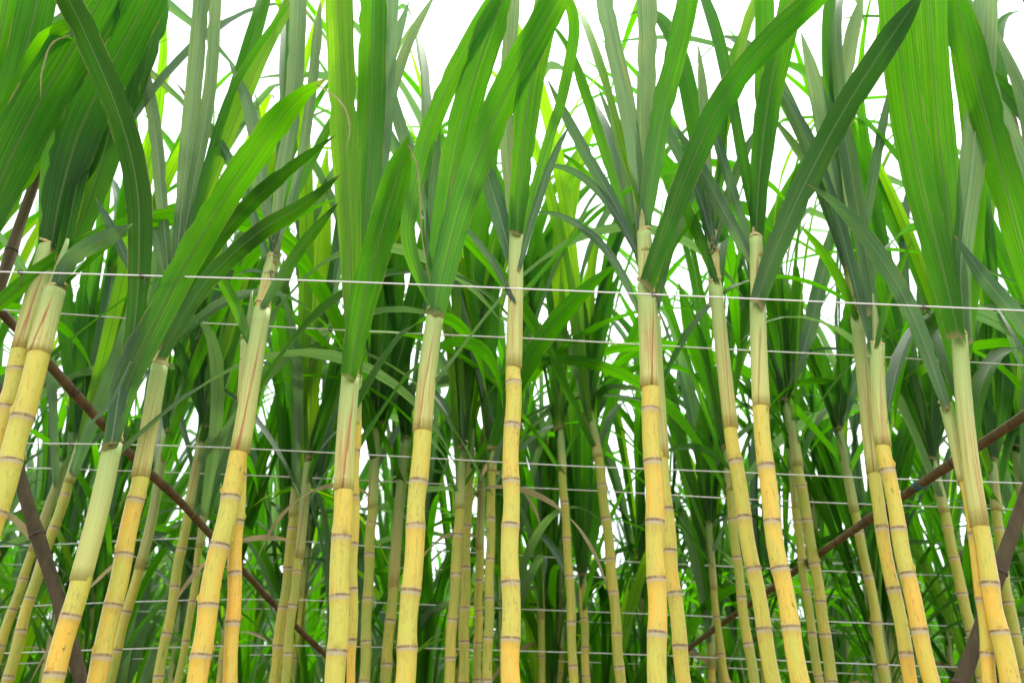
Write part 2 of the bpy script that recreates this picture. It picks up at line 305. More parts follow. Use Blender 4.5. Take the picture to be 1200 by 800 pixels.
def stalk_mesh(name, path, r0, r1, t_end, mat, seed, seg=14, node_len=0.092, marks=None):
    """jointed stalk along path from 0 to arc length t_end; swollen nodes, slight zigzag, buds"""
    rng = random.Random(seed); cum = cumlen(path); nodes = [0.0]
    while nodes[-1] < t_end:
        nodes.append(nodes[-1] + node_len * rng.uniform(0.8, 1.2))
    nodes[-1] = t_end
    if nodes[-1] - nodes[-2] < node_len * 0.5: nodes.pop(-2)
    pth, rad, vv, buds = [], [], [], []
    fr = [(0.0, 1.035), (0.03, 1.025), (0.09, 1.0), (0.25, 0.98), (0.5, 0.972), (0.75, 0.98), (0.90, 1.0), (0.965, 1.03)]
    for i in range(len(nodes) - 1):
        a, b_ = nodes[i], nodes[i + 1]; k = rng.uniform(0.96, 1.04)
        z = 0.0016 * (1 if i % 2 else -1)
        for f, m_ in fr:
            t = a + (b_ - a) * f; r = r0 + (r1 - r0) * (t / t_end)
            pth.append(path_at(path, cum, t) + Vector((z * math.sin(math.pi * f) + 0.0, 0, 0))); rad.append(r * (1 + (m_ - 1) * rng.uniform(.8, 1.5)) * (1 + (k - 1) * math.sin(math.pi * f))); vv.append(i + f)
        if i > 2: buds.append((path_at(path, cum, a + 0.004), r, i))
    pth.append(path_at(path, cum, t_end)); rad.append(r1 * 1.05); vv.append(len(nodes) - 1 + 0.0)
    me = tube(name, pth, rad, mat, seg, vv, seed)
    if buds and seg > 9:          # triangular buds hugging the stalk just above the leaf scars
        import bmesh
        bm = bmesh.new(); bm.from_mesh(me); ul = bm.loops.layers.uv.active
        off = rng.uniform(0, math.pi * 2)
        for p, r, i in buds:
            an = off + (0 if i % 2 else math.pi) + rng.uniform(-.25, .25)
            o = Vector((math.cos(an), math.sin(an), 0)); sd_ = Vector((-o.y, o.x, 0)); c = p + o * (r * 1.0)
            q = [c + sd_ * r * .32, c + o * r * .26 + Vector((0, 0, r * .35)), c - sd_ * r * .32, c + Vector((0, 0, r * 1.05)) - o * r * .05, c - Vector((0, 0, r * .12))]
            V = [bm.verts.new(x) for x in q]
            for f in ((4, 0, 1), (4, 1, 2), (0, 3, 1), (1, 3, 2)):
                F = bm.faces.new([V[j] for j in f]); F.smooth = True
                for lp in F.loops: lp[ul].uv = (0.3, i + 0.14)
        bm.to_mesh(me); bm.free()
    return me
def collar_mesh(name, c, T, r, side, seed):
    """thin straw coloured ring, tilted, where blade and sheath meet"""
    rng = random.Random(seed); X = T.cross(Vector((0, 1, 0.05))).normalized(); Y = T.cross(X).normalized(); vs, fs = [], []; seg = 14
    for j, (dr, dz) in enumerate(((1.00, -0.003), (1.05, -0.001), (1.06, 0.0015), (0.99, 0.003))):
        for k in range(seg):
            t = 2 * math.pi * k / seg
            tilt = r * 0.45 * math.sin(t + side)
            vs.append(c + X * math.cos(t) * r * dr + Y * math.sin(t) * r * dr + T * (dz + tilt + rng.uniform(-.0008, .0008)))
    for j in range(3):
        for k in range(seg): fs.append((j * seg + k, j * seg + (k + 1) % seg, (j + 1) * seg + (k + 1) % seg, (j + 1) * seg + k))
    return mesh(name, vs, fs, None, M_COLLAR)

def local(me, origin):
    me.transform(Matrix.Translation(-origin)); return me

# ---- leaves traced as lines with their own distances
HN = [0]
def traced_leaf(root, origin, pts, wpx, mat, d0, d1, tw=0.0, dry=None, start=None, base=0.55, fold=0.24):
    if mat is M_GREY and pts[-1][1] < 75: mat = M_GREY_BACKLIT
    HN[0] += 1; n = 30; N_ = len(pts)
    raw = []
    for i, (x, y) in enumerate(pts):
        q = P(x, y, d0 + (d1 - d0) * (i / (N_ - 1)) ** 1.4)
        raw.append(tuple(q))
    if start is not None: raw[0] = tuple(start)
    a_, b_ = Vector(raw[0]), Vector(raw[1]); raw[0] = tuple(a_ - (b_ - a_).normalized() * 0.012)
    sp = [Vector(q) for q in catmull(raw, n)]; spine = []
    rng = random.Random(HN[0] * 7 + 1); ta, tb_ = rng.uniform(-18, 18), rng.uniform(-30, 30)
    for i, p in enumerate(sp):
        T = (sp[min(n, i + 1)] - sp[max(0, i - 1)]).normalized(); V = (p - CLOC).normalized()
        S = T.cross(V).normalized(); s = i / n
        S = (Matrix.Rotation(R(tw + ta * (1 - s) + tb_ * s * s), 3, T) @ S).normalized()
        Nn = S.cross(T).normalized()
        if Nn.dot(V) < 0: Nn = -Nn
        spine.append((p, S, Nn, wpx * axdepth(p) / FPX * 0.84))
    me = blade('leaf', spine, mat, fold, base, HN[0], 0.8 if pts[-1][1] < 20 or dry else 0.62)
    lf = link('leaf', local(me, origin), root)
    if dry:
        dd = [P(x, y, d1 + 0.0) for x, y in dry]; dd[0] = sp[-2]
        dp = [Vector(q) for q in catmull([tuple(q) for q in dd], 16)]; spn = []
        for i, p in enumerate(dp):
            T = (dp[min(16, i + 1)] - dp[max(0, i - 1)]).normalized(); V = (p - CLOC).normalized(); S = T.cross(V).normalized()
            S = (Matrix.Rotation(R(40 * math.sin(i)), 3, T) @ S); spn.append((p, S, S.cross(T).normalized(), 0.004))
        link('dry_tip', local(blade('dry_tip', spn, M_DRY, 0.5, 0.9, 5), origin), lf)
    return lf

# ---- free leaves: a library of shapes that arch in their own XZ plane
def arch_leaf(seed, length, width, th0, th1, power, twist, mat, n=16, sway=0.0, kink=None):
    rng = random.Random(seed); p = Vector((0, 0, 0)); ds = length / n; spine = []; tw0 = rng.uniform(-20, 20)
    for i in range(n + 1):
        s = i / n; th = R(th0 + (th1 - th0) * s ** power)
        if kink and s > kink[0]: th += R(kink[1]) * min(1, (s - kink[0]) / 0.06)
        az = sway * s * s
        T = Vector((math.sin(th) * math.cos(az), math.sin(th) * math.sin(az), math.cos(th)))
        S = Vector((-math.sin(az), math.cos(az), 0)); S = (Matrix.Rotation(R(tw0 + twist * s), 3, T) @ S).normalized()
        Nn = S.cross(T)
        if Nn.z < 0: Nn = -Nn
        spine.append((p.copy(), S, Nn, width)); p = p + T * ds
    return blade('leaf', spine, mat, 0.24, 0.6, seed)
LIB_UP, LIB_MID, LIB_OUT = [], [], []
lr = random.Random(5)
for i in range(14):
    LIB_UP.append(arch_leaf(100 + i, lr.uniform(0.95, 1.35), lr.uniform(.050, .064), lr.uniform(1, 8), lr.uniform(18, 70), lr.uniform(2, 3.2), lr.uniform(-50, 50), (M_LEAF, M_LEAF, M_LIME, M_LEAF, M_GREY)[i % 5], 16, lr.uniform(-.5, .5)))
    LIB_MID.append(arch_leaf(200 + i, lr.uniform(1.0, 1.35), lr.uniform(.046, .060), lr.uniform(8, 18), lr.uniform(80, 150), lr.uniform(1.8, 3.0), lr.uniform(-70, 70), (M_LEAF, M_LIME, M_LEAF, M_LEAF, M_GREY)[i % 5], 18, lr.uniform(-.8, .8), kink=(lr.uniform(.5, .8), lr.uniform(20, 60)) if i % 3 == 0 else None))
    LIB_OUT.append(arch_leaf(300 + i, lr.uniform(0.8, 1.15), lr.uniform(.036, .050), lr.uniform(18, 34), lr.uniform(100, 165), lr.uniform(1.3, 2.2), lr.uniform(-70, 70), (M_LEAF, M_GREY, M_LEAF)[i % 3], 16, lr.uniform(-.6, .6)))

LIB_TALL = [arch_leaf(400 + i, lr.uniform(1.3, 1.75), lr.uniform(.040, .054), lr.uniform(2, 15), lr.uniform(35, 105), lr.uniform(2.2, 3.6), lr.uniform(-80, 80), (M_GREY, M_LEAF, M_LIME, M_LEAF, M_LEAF)[i % 5], 20, lr.uniform(-.5, .5), kink=(lr.uniform(.6, .85), lr.uniform(20, 70)) if i % 2 == 0 else None) for i in range(14)]
LIB_DRY = [arch_leaf(450 + i, lr.uniform(.35, .7), lr.uniform(.012, .024), lr.uniform(30, 60), lr.uniform(150, 178), lr.uniform(.35, .6), lr.uniform(200, 420), M_DRY, 16, lr.uniform(-.6, .6)) for i in range(5)]
def add_crown(root, top, T, rng, n, az0, erect=1.0, r=0.013, lo=0.30, scale=1.0, only=None, away=False, tall=False):
    """leaves in two opposite ranks up the last `lo` metres of the stem, the oldest lowest and most open"""
    for k in range(n):
        f = k / max(1, n - 1); pos = top - T * (lo * (1 - f)) if lo else top
        az = az0 + (math.pi if k % 2 else 0) + rng.uniform(-.45, .45)
        if away: az = math.pi / 2 + rng.uniform(.25, 1.35) * (1 if k % 2 else -1)
        if f < 0.34: lib = LIB_OUT
        elif f < 0.68: lib = LIB_MID
        else: lib = LIB_UP
        if only: lib = only
        elif tall and f >= 0.22: lib = LIB_TALL
        lf = link('leaf', rng.choice(lib), root); s = rng.uniform(.85, 1.12) * scale
        lf.location = pos + Vector((math.cos(az), math.sin(az), 0)) * r * 0.7
        lf.rotation_euler = Euler((rng.uniform(-.06, .06), rng.uniform(-.06, .06), az)); lf.scale = (s, s, s)

def build_cane(label, px, D, wpx, sheath_y, collars, seed, mat_s=M_STALK, mat_h=M_SHEATH, group=None, leaves=(), extra=0, az0=None, node_len=0.092, extra_top=None, lib=None, buds=True):
    """px: traced centre line, foot to top collar (pixels); D: distance of its plane; wpx: stalk width at foot and top"""
    rng = random.Random(seed); pts = [P(x, y, D) for x, y in px]
    d = (pts[0] - pts[1]).normalized() if len(pts) < 3 else (pts[0] - pts[2]).normalized()
    foot = []
    if pts[0].z > 0.02:
        q = pts[0].copy(); sx = d.x / max(.2, -d.z)
        h = q.z
        foot = [Vector((q.x + sx * h * 0.75, D, -0.01)), Vector((q.x + sx * h * 0.45, D, h * 0.5))]
    path = [Vector(q) for q in catmull([tuple(v) for v in foot + pts], 60)]
    for _ in range(14):      # a cane bends gently: ease out small wobbles of the tracing
        path = [path[0]] + [path[i].lerp((path[i - 1] + path[i + 1]) / 2, 0.6) for i in range(1, 60)] + [path[60]]
    origin = path[0].copy(); cum = cumlen(path)
    root = tag(link('sugar_cane', None), label, 'sugar cane', group); root.location = origin
    r0 = wpx[0] * axdepth(pts[0]) / FPX / 2; r1 = wpx[1] * axdepth(pts[-1]) / FPX / 2
    # arc length where the sheaths begin
    ts = min(range(61), key=lambda i: abs(proj(path[i])[1] - sheath_y)); t_s = cum[ts]
    link('stalk', local(stalk_mesh('stalk', path, r0, r0 + (r1 - r0) * t_s / cum[-1], t_s + 0.02, mat_s, seed, 14, node_len), origin), root)
    # sheaths: each tube ends in a collar; higher ones are thinner and sit inside
    tops = []
    cl = sorted(collars, key=lambda c: -c[1]); last = None; T_end = (path[-1] - path[-4]).normalized()
    for k, (cx, cy) in enumerate(cl):
        c = P(cx, cy, D); start = path_at(path, cum, t_s - 0.004) if k == 0 else last
        if k == 0:
            ti = min(range(61), key=lambda i: (path[i] - c).length); sect = [path_at(path, cum, t_s - 0.004 + (cum[ti] - t_s) * j / 10) for j in range(11)] if cum[ti] > t_s + .02 else [start.lerp(c, j / 10) for j in range(11)]
            if (sect[-1] - c).length > 0.01: sect = [q.lerp(c, (j / 10) ** 2 if j == 10 else (j / 10) ** 3) for j, q in enumerate(sect)]
        else: sect = [start.lerp(c, j / 8) for j in range(-1, 9)]
        rr = (r0 + (r1 - r0) * t_s / cum[-1]) * 1.07 if k == 0 else r1 * (1 - 0.12 * k)
        rt = r1 * (1.02 - 0.12 * k)
        rad = [(rr + (rt - rr) * j / (len(sect) - 1)) * (1 + rng.uniform(-.012, .012)) for j in range(len(sect))]
        link('leaf_sheath', local(tube('leaf_sheath', sect, rad, mat_h, 16, None, seed + k, True, 0.018), origin), root)
        T = (sect[-1] - sect[-3]).normalized()
        link('leaf_collar', local(collar_mesh('leaf_collar', c, T, rt, rng.uniform(0, 6.28), seed + k), origin), root)
        last = c; tops.append((c, T))
    # rolled spindle of young leaves above the last collar
    c, T = tops[-1]; up = Vector((T.x * 0.6, T.y, T.z)).normalized()
    spd = [c - up * .05 + up * (0.16 * j / 8) for j in range(9)]
    link('leaf_spindle', local(tube('leaf_spindle', spd, [r1 * (.93 - .095 * j) for j in range(9)], M_SHEATH2, 12, None, seed), origin), root)
    for lf in leaves:
        a = dict(lf); p_ = a.pop('p'); w_ = a.pop('w'); m_ = a.pop('m', M_FRONT if D < 1.8 else M_LEAF); d0 = D + a.pop('d0', -0.015); d1 = D + a.pop('d1', -0.05)
        traced_leaf(root, origin, p_, w_, m_, d0, d1, **a)
    if extra:
        tp = extra_top if extra_top is not None else (c + up * 0.06)
        add_crown(root, tp - origin, up, rng, extra, az0 if az0 is not None else rng.uniform(0, 6.28), lo=0.22, r=r1, only=lib, away=D < 1.8, tall=True)
        if D > 1.8 and rng.random() < .25:
            dl = link('dry_leaf', rng.choice(LIB_DRY), root); dl.location = path_at(path, cum, t_s + .01) - origin; dl.rotation_euler = Euler((0, 0, rng.uniform(0, 6.28)))
    return root
def proj(p):
    q = CROT.transposed() @ (p - CLOC)
    return (600 + FPX * q.x / -q.z, 400 - FPX * q.y / -q.z)
# ------------------------------------------------------------------ ground
ROWS = [1.48, 2.51, 3.68, 4.95, 6.30, 7.70, 9.10]
def ground():
    vs, fs = [], []; xs = [-400, -60, -20] + [-12 + i * 0.5 for i in range(49)] + [20, 60, 400]
    ys = [-400, -60, -15, -5] + [-2 + i * 0.15 for i in range(95)] + [16, 30, 80, 400]
    for y in ys:
        for x in xs:
            z = 0.0
            if abs(x) <= 12 and -2 <= y < 12.2:
                z = 0.02 * noise.noise(Vector((x * 2, y * 2, 0))) + 0.04 * math.exp(-(min(abs(y - r) for r in ROWS) / 0.25) ** 2)
            vs.append((x, y, z - 0.02))
    m = len(xs)
    for j in range(len(ys) - 1):
        for i in range(m - 1): fs.append((j * m + i, j * m + i + 1, (j + 1) * m + i + 1, (j + 1) * m + i))
    tag(link('ground', mesh('ground', vs, fs, None, M_SOIL)), kind='structure')
ground()

# ------------------------------------------------------------------ front row
L, G, Y = M_FRONT, M_GREY, M_LIME
D1 = 1.48
build_cane('thick yellow cane leaning at the left edge, its green top beside the brown pole', [(-82, 800), (-26, 600), (5, 500), (22, 430), (42, 350), (58, 288)], 1.46, (31, 23), 405, [(58, 286)], 11,
    leaves=[dict(p=[(60, 290), (72, 225), (95, 150), (135, 70), (172, 0), (205, -80)], w=62, m=M_LEAF, d1=-.10, tw=8),
            dict(p=[(55, 288), (62, 200), (80, 110), (92, 30), (100, -70)], w=40, d0=.02, d1=.05, tw=-20),
            dict(p=[(60, 300), (95, 230), (130, 150), (165, 60), (190, -40)], w=50, m=M_LEAF, d0=.02, d1=.10, tw=20)], extra=3)
build_cane('yellow sugar cane twinned with the edge cane, brown husk bands above its first nodes', [(-62, 800), (-6, 600), (12, 545), (27, 490), (39, 437), (54, 380), (64, 338)], 1.42, (30, 24), 412, [(64, 337)], 12,
    leaves=[dict(p=[(66, 336), (78, 310), (105, 288), (135, 274), (156, 262)], w=24, m=G, d1=-.1),
            dict(p=[(68, 330), (92, 265), (118, 190), (140, 110), (158, 20), (170, -60)], w=46, d0=.05, d1=.12, tw=-15),
            dict(p=[(62, 332), (85, 240), (100, 150), (118, 60), (128, -60)], w=40, d0=.05, d1=.16)], extra=2)
build_cane('sugar cane just beyond the left edge, with very broad blades crossing the top left corner', [(-190, 800), (-115, 520), (-70, 400), (-52, 330)], 1.40, (30, 24), 400, [(-52, 330)], 13,
    leaves=[dict(p=[(-45, 330), (-8, 230), (38, 135), (92, 45), (150, -60)], w=66, m=M_LEAF, d1=-.08, tw=5),
            dict(p=[(-48, 320), (-5, 180), (25, 80), (48, -20), (55, -90)], w=48, d0=.03, d1=.05),
            dict(p=[(-50, 320), (20, 200), (60, 110), (120, 30), (190, -50)], w=55, d0=.05, d1=.12),
            dict(p=[(-50, 300), (-20, 200), (20, 120), (50, 60), (78, 34), (84, 45)], w=34, d0=.0, d1=-.12, dry=[(84, 34), (62, 50), (50, 80), (47, 118)]),
            dict(p=[(-55, 320), (-40, 200), (-10, 90), (10, -10), (20, -90)], w=46, d0=.05, d1=.08)], extra=3)
build_cane('leaning cane with a long grey-green sheath, dark broad blade curling left over the top wire', [(61, 800), (84, 722), (95, 674), (116, 600), (131, 525), (133, 517)], 1.44, (25, 21), 674, [(132, 518), (148, 440)], 14,
    leaves=[dict(p=[(148, 440), (158, 380), (163, 300), (160, 215), (138, 130), (100, 40), (72, -20), (55, -90)], w=36, d0=-.03, d1=-.26, m=M_SHADED, tw=-5, base=.68),
            dict(p=[(133, 516), (150, 450), (178, 390), (215, 315), (262, 235), (310, 165), (350, 115), (384, 92)], w=42, d0=-.02, d1=-.20, m=L, dry=[(384, 92), (398, 118), (410, 148), (404, 182)], base=.62, tw=12),
            dict(p=[(132, 512), (142, 450), (160, 400), (185, 350)], w=26, d0=-.03, d1=-.06, m=G, base=.62),
            dict(p=[(150, 430), (132, 468), (112, 490), (95, 512)], w=5, m=G, d0=-.05, d1=-.10),
            dict(p=[(160, 325), (146, 300), (128, 262), (112, 232)], w=14, m=G, d0=.0, d1=.02)], extra=1)
build_cane('yellow cane with a rusty red streak down its sheath, under two dark arching blades', [(112, 800), (117, 772), (132, 720), (141, 665), (155, 605), (166, 555), (178, 480), (188, 425)], 1.52, (24, 18), 555, [(188, 425), (196, 385), (206, 330)], 15,
    leaves=[dict(p=[(192, 395), (235, 312), (285, 248), (340, 198), (394, 158)], w=24, m=M_SHADED, d0=-.05, d1=-.12, tw=25),
            dict(p=[(190, 415), (240, 332), (300, 275), (358, 238), (402, 202)], w=27, m=M_SHADED, d0=-.06, d1=-.16, tw=-8),
            dict(p=[(205, 330), (214, 230), (225, 120), (236, 0), (245, -90)], w=23, m=G, d1=.02, base=.62),
            dict(p=[(206, 325), (228, 210), (246, 100), (252, 0), (258, -60)], w=18, m=G, d1=.05),
            dict(p=[(190, 400), (215, 300), (238, 210), (275, 100), (345, -5)], w=10, m=L, d1=.0),
            dict(p=[(200, 350), (190, 240), (180, 140), (162, 65), (140, 10)], w=18, m=G, d1=.1),
            dict(p=[(205, 340), (170, 240), (150, 150), (130, 60), (90, -20)], w=24, m=G, d1=.2)], extra=3)
build_cane('stout golden cane with red line down a forked pale top, left of centre', [(232, 800), (238, 742), (246, 682), (260, 630), (272, 578), (283, 520), (294, 450), (302, 400), (308, 360)], 1.48, (27, 19), 522, [(308, 358), (321, 300)], 16,
    leaves=[dict(p=[(310, 356), (334, 318), (362, 278), (398, 236)], w=17, m=M_SHADED, d0=-.02, d1=-.08),
            dict(p=[(322, 300), (328, 220), (343, 120), (350, 0), (352, -80)], w=24, m=G, d1=.05),
            dict(p=[(324, 290), (350, 200), (366, 100), (376, 0)], w=14, m=G, d1=.1),
            dict(p=[(321, 296), (305, 200), (290, 120), (268, 72)], w=19, m=G, d1=.1),
            dict(p=[(318, 320), (300, 262), (278, 205), (245, 150), (205, 95)], w=15, m=G, d1=.15),
            dict(p=[(323, 280), (350, 220), (385, 150), (420, 90)], w=12, m=L, d1=.1)], extra=2)
build_cane('short side shoot pressed against the stout golden cane, one stub leaf pointing up left', [(270, 800), (276, 640), (283, 520), (288, 450), (290, 398)], 1.52, (16, 15), 470, [(290, 397)], 17,
    leaves=[dict(p=[(290, 396), (277, 360), (258, 325), (244, 306)], w=16, d1=-.02)], extra=1)
build_cane('pale yellow cane left of centre, topped by tall lime blades and a folded broad leaf', [(393, 800), (396, 740), (399, 665), (402, 570), (406, 500), (411, 438)], 1.45, (24, 21), 570, [(411, 437), (416, 400)], 18,
    leaves=[dict(p=[(413, 400), (410, 280), (402, 140), (396, 0), (392, -100)], w=40, m=Y, d0=-.02, d1=-.06, base=.5),
            dict(p=[(418, 400), (428, 280), (434, 150), (437, 0), (438, -100)], w=40, m=L, d0=.01, d1=.02),
            dict(p=[(420, 380), (440, 240), (452, 130), (458, 0), (462, -90)], w=22, m=G, d0=.03, d1=.05),
            dict(p=[(424, 340), (438, 240), (452, 140), (478, 55), (512, -10)], w=16, m=G, d0=.04, d1=.08, tw=20),
            dict(p=[(411, 436), (425, 360), (445, 280), (466, 205), (479, 158)], w=42, m=L, d0=-.03, d1=-.10, dry=[(479, 158), (490, 200), (494, 270), (505, 340)], base=.6)], extra=1)
build_cane('thin yellow shoot hugging the right side of the pale cane', [(412, 800), (415, 640), (418, 520), (420, 440)], 1.50, (11, 9), 500, [(420, 440)], 19, leaves=[dict(p=[(420, 440), (432, 350), (450, 250), (460, 190)], w=14, m=L, d1=.05)], extra=1)
build_cane('golden cane left of the central one, crowned by two broad blades sweeping up right', [(474, 800), (478, 745), (482, 688), (486, 630), (489, 585), (495, 500), (503, 410), (510, 367)], 1.45, (25, 20), 500, [(510, 366)], 20,
    leaves=[dict(p=[(511, 364), (528, 285), (556, 195), (596, 105), (645, 15), (690, -60)], w=46, d0=-.02, d1=-.12, base=.66, tw=10),
            dict(p=[(507, 360), (520, 260), (538, 160), (566, 60), (600, -30)], w=42, d0=.01, d1=.0, m=L),
            dict(p=[(503, 350), (478, 280), (492, 190), (520, 110), (568, 20), (600, -40)], w=28, d0=.03, d1=-.02, m=L),
            dict(p=[(503, 352), (505, 260), (512, 180), (516, 146)], w=16, m=G, d0=.03, d1=.05),
            dict(p=[(505, 350), (500, 230), (470, 150), (455, 80), (480, 0)], w=18, m=G, d0=.05, d1=.10)], extra=2)
build_cane('upright central yellow cane, brown husk scar below the top wire and one straight blade above', [(599, 800), (598, 700), (598, 600), (600, 500), (603, 410), (604, 330), (605, 272)], 1.42, (27, 16), 424, [(605, 271)], 21,
    leaves=[dict(p=[(606, 270), (611, 200), (620, 110), (638, 20), (655, -70)], w=37, d0=-.02, d1=-.04, base=.6),
            dict(p=[(600, 305), (585, 250), (570, 200), (562, 168)], w=26, m=G, d0=.02, d1=.05),
            dict(p=[(609, 310), (624, 255), (648, 185), (668, 145)], w=13, m=G, d1=.05),
            dict(p=[(600, 350), (578, 308), (555, 278), (543, 262)], w=11, m=G, d1=.02),
            dict(p=[(604, 280), (596, 200), (594, 120), (600, 20), (604, -50)], w=22, m=G, d0=.04, d1=.1),
            dict(p=[(608, 290), (636, 190), (662, 100), (672, 20), (640, -40)], w=16, m=L, d0=.04, d1=.0, dry=[(640, 0), (650, 15), (647, 30), (644, 48)])], extra=1)
build_cane('thick golden cane right of centre, its blade pair opening above a cream collar', [(771, 800), (770, 740), (769, 650), (767, 590), (763, 500), (760, 420), (757, 340), (757, 331)], 1.44, (23, 20), 455, [(757, 330), (755, 273)], 22,
    leaves=[dict(p=[(758, 329), (775, 285), (805, 205), (845, 120), (900, 50), (960, -5), (1030, -60)], w=36, m=M_LEAF, d0=-.03, d1=-.14, base=.68),
            dict(p=[(755, 272), (763, 205), (778, 115), (800, 25), (815, -60)], w=32, d0=-.01, d1=-.02),
            dict(p=[(752, 278), (745, 190), (732, 110), (712, 20), (700, -70)], w=25, m=G, d0=.02, d1=.05),
            dict(p=[(755, 268), (757, 150), (760, 40), (756, -70)], w=30, m=G, d0=.03, d1=.05, tw=25),
            dict(p=[(750, 300), (722, 242), (684, 175), (640, 90)], w=17, m=G, d0=.01, d1=.05),
            dict(p=[(750, 290), (728, 240), (700, 150), (668, 60), (640, 20)], w=15, m=L, d0=.02, d1=.10),
            dict(p=[(748, 362), (724, 312), (694, 275), (655, 252), (620, 248)], w=13, m=G, d0=.0, d1=.04, tw=30),
            dict(p=[(751, 305), (728, 262), (700, 222), (665, 198), (622, 192)], w=12, m=G, d0=.0, d1=.08)], extra=2)
build_cane('yellow cane slanting out from behind the thick golden one, spotted lower joints', [(802, 800), (798, 765), (792, 715), (786, 660), (781, 600), (776, 540), (770, 440), (767, 370)], 1.56, (21, 14), 540, [(767, 372)], 23,
    leaves=[dict(p=[(767, 370), (785, 290), (815, 210), (840, 130)], w=16, m=G, d0=.02, d1=.1), dict(p=[(766, 368), (745, 280), (730, 180), (700, 100)], w=16, m=G, d0=.02, d1=.1)], extra=2)
build_cane('yellow cane with rust marked sheath, left of a matching pair right of centre', [(907, 800), (897, 745), (889, 705), (873, 610), (863, 555), (857, 505), (850, 450), (845, 395), (838, 331)], 1.50, (19, 15), 500, [(838, 329), (835, 275)], 24,
    leaves=[dict(p=[(838, 326), (822, 285), (802, 240), (780, 208)], w=16, m=L, d1=.03),
            dict(p=[(836, 290), (850, 240), (872, 180), (895, 140)], w=14, m=G, d1=.06),
            dict(p=[(835, 274), (828, 190), (824, 110), (818, 50)], w=15, m=G, d1=.05),
            dict(p=[(835, 285), (818, 225), (790, 170), (760, 110)], w=15, m=G, d1=.08),
            dict(p=[(836, 280), (846, 190), (850, 100), (870, 30)], w=14, m=L, d1=.1)], extra=3)
build_cane('yellow cane crowned by a long blade reaching up right over its neighbours, right of centre', [(938, 800), (934, 765), (924, 715), (912, 663), (904, 610), (898, 558), (894, 515), (891, 475), (889, 400), (888, 352)], 1.44, (23, 18), 475, [(888, 350), (886, 280)], 25,
    leaves=[dict(p=[(889, 348), (908, 295), (942, 218), (982, 142), (1030, 65), (1085, -15)], w=36, m=M_SHADED, d0=-.03, d1=-.14, base=.682),
            dict(p=[(886, 279), (890, 205), (902, 110), (925, 10), (940, -70)], w=35, d0=-.01, d1=-.03),
            dict(p=[(888, 275), (893, 180), (897, 80), (896, -70)], w=28, m=L, d0=.03, d1=.06),
            dict(p=[(884, 310), (856, 262), (825, 205), (790, 145)], w=20, m=G, d0=.01, d1=.03),
            dict(p=[(884, 300), (862, 235), (842, 170), (828, 120)], w=14, m=G, d0=.02, d1=.08)], extra=2)
build_cane('rear cane of the close pair right of centre, narrow with a tan sheath', [(1068, 800), (1052, 710), (1036, 640), (1024, 565), (1017, 500), (1011, 430), (1004, 372)], 1.55, (15, 14), 560, [(1004, 371), (992, 300)], 26,
    leaves=[dict(p=[(1002, 369), (985, 330), (962, 292), (936, 262)], w=14, m=L, d1=-.02),
            dict(p=[(992, 300), (976, 205), (958, 110), (938, 35)], w=24, m=G, d1=.04),
            dict(p=[(993, 298), (985, 180), (995, 60), (1012, -10)], w=20, m=G, d1=.05),
            dict(p=[(1004, 340), (1016, 250), (1034, 150), (1046, 90)], w=14, m=G, d1=.05),
            dict(p=[(990, 310), (972, 250), (945, 190), (900, 130)], w=14, m=G, d1=.10)], extra=3)
build_cane('front cane of the close pair right of centre, sturdy yellow with a pink blotched sheath', [(1093, 800), (1080, 755), (1068, 702), (1051, 605), (1041, 560), (1033, 520), (1027, 450), (1028, 402)], 1.47, (20, 16), 520, [(1028, 402)], 27,
    leaves=[dict(p=[(1028, 400), (1042, 345), (1058, 305), (1070, 280)], w=11, m=L, d1=-.02),
            dict(p=[(1028, 398), (1015, 300), (1000, 200), (990, 120)], w=18, m=G, d0=.03, d1=.1)], extra=3)
build_cane('rightmost large yellow cane with pink sheath, under a fan of the widest lime blades', [(1184, 800), (1173, 757), (1166, 720), (1156, 662), (1147, 612), (1139, 560), (1131, 500), (1127, 440), (1124, 392)], 1.43, (25, 17), 612, [(1124, 391)], 28,
    leaves=[dict(p=[(1122, 388), (1102, 305), (1078, 210), (1060, 110), (1048, 0), (1040, -90)], w=46, m=L, d0=-.03, d1=-.08, base=.62),
            dict(p=[(1124, 386), (1112, 270), (1098, 140), (1090, 20), (1086, -80)], w=44, m=L, d0=.0, d1=.02),
            dict(p=[(1132, 400), (1126, 310), (1138, 200), (1150, 90), (1155, -10), (1158, -60)], w=34, m=G, d0=.0, d1=-.06, tw=-10),
            dict(p=[(1130, 420), (1140, 300), (1142, 180), (1128, 60), (1112, -40)], w=30, m=L, d0=.03, d1=.08),
            dict(p=[(1122, 430), (1105, 350), (1090, 250), (1085, 130)], w=34, m=L, d0=.04, d1=.08)], extra=1)
build_cane('forked pinkish side stem joined to the rightmost large cane, grey leaf arching left', [(1160, 800), (1148, 660), (1131, 560), (1117, 510), (1108, 474)], 1.46, (15, 14), 560, [(1108, 473)], 29,
    leaves=[dict(p=[(1107, 471), (1084, 405), (1055, 340), (1016, 280), (978, 238), (945, 215)], w=24, m=G, d0=-.02, d1=-.12, base=.55)], extra=1)
build_cane('cane beyond the right edge, sending broad soft green blades across the top right corner', [(1345, 800), (1290, 640), (1255, 520), (1236, 430)], 1.42, (27, 20), 560, [(1236, 430)], 30,
    leaves=[dict(p=[(1234, 428), (1200, 300), (1165, 170), (1138, 70), (1115, -30)], w=44, m=L, d0=-.02, d1=-.05),
            dict(p=[(1236, 425), (1215, 300), (1190, 190), (1150, 90), (1130, -20)], w=36, m=G, d0=.02, d1=.05),
            dict(p=[(1232, 430), (1190, 370), (1150, 320), (1118, 275)], w=22, m=G, d0=-.03, d1=-.05),
            dict(p=[(1238, 400), (1215, 240), (1200, 120), (1160, 20)], w=20, m=G, d0=.03, d1=.1)], extra=3)
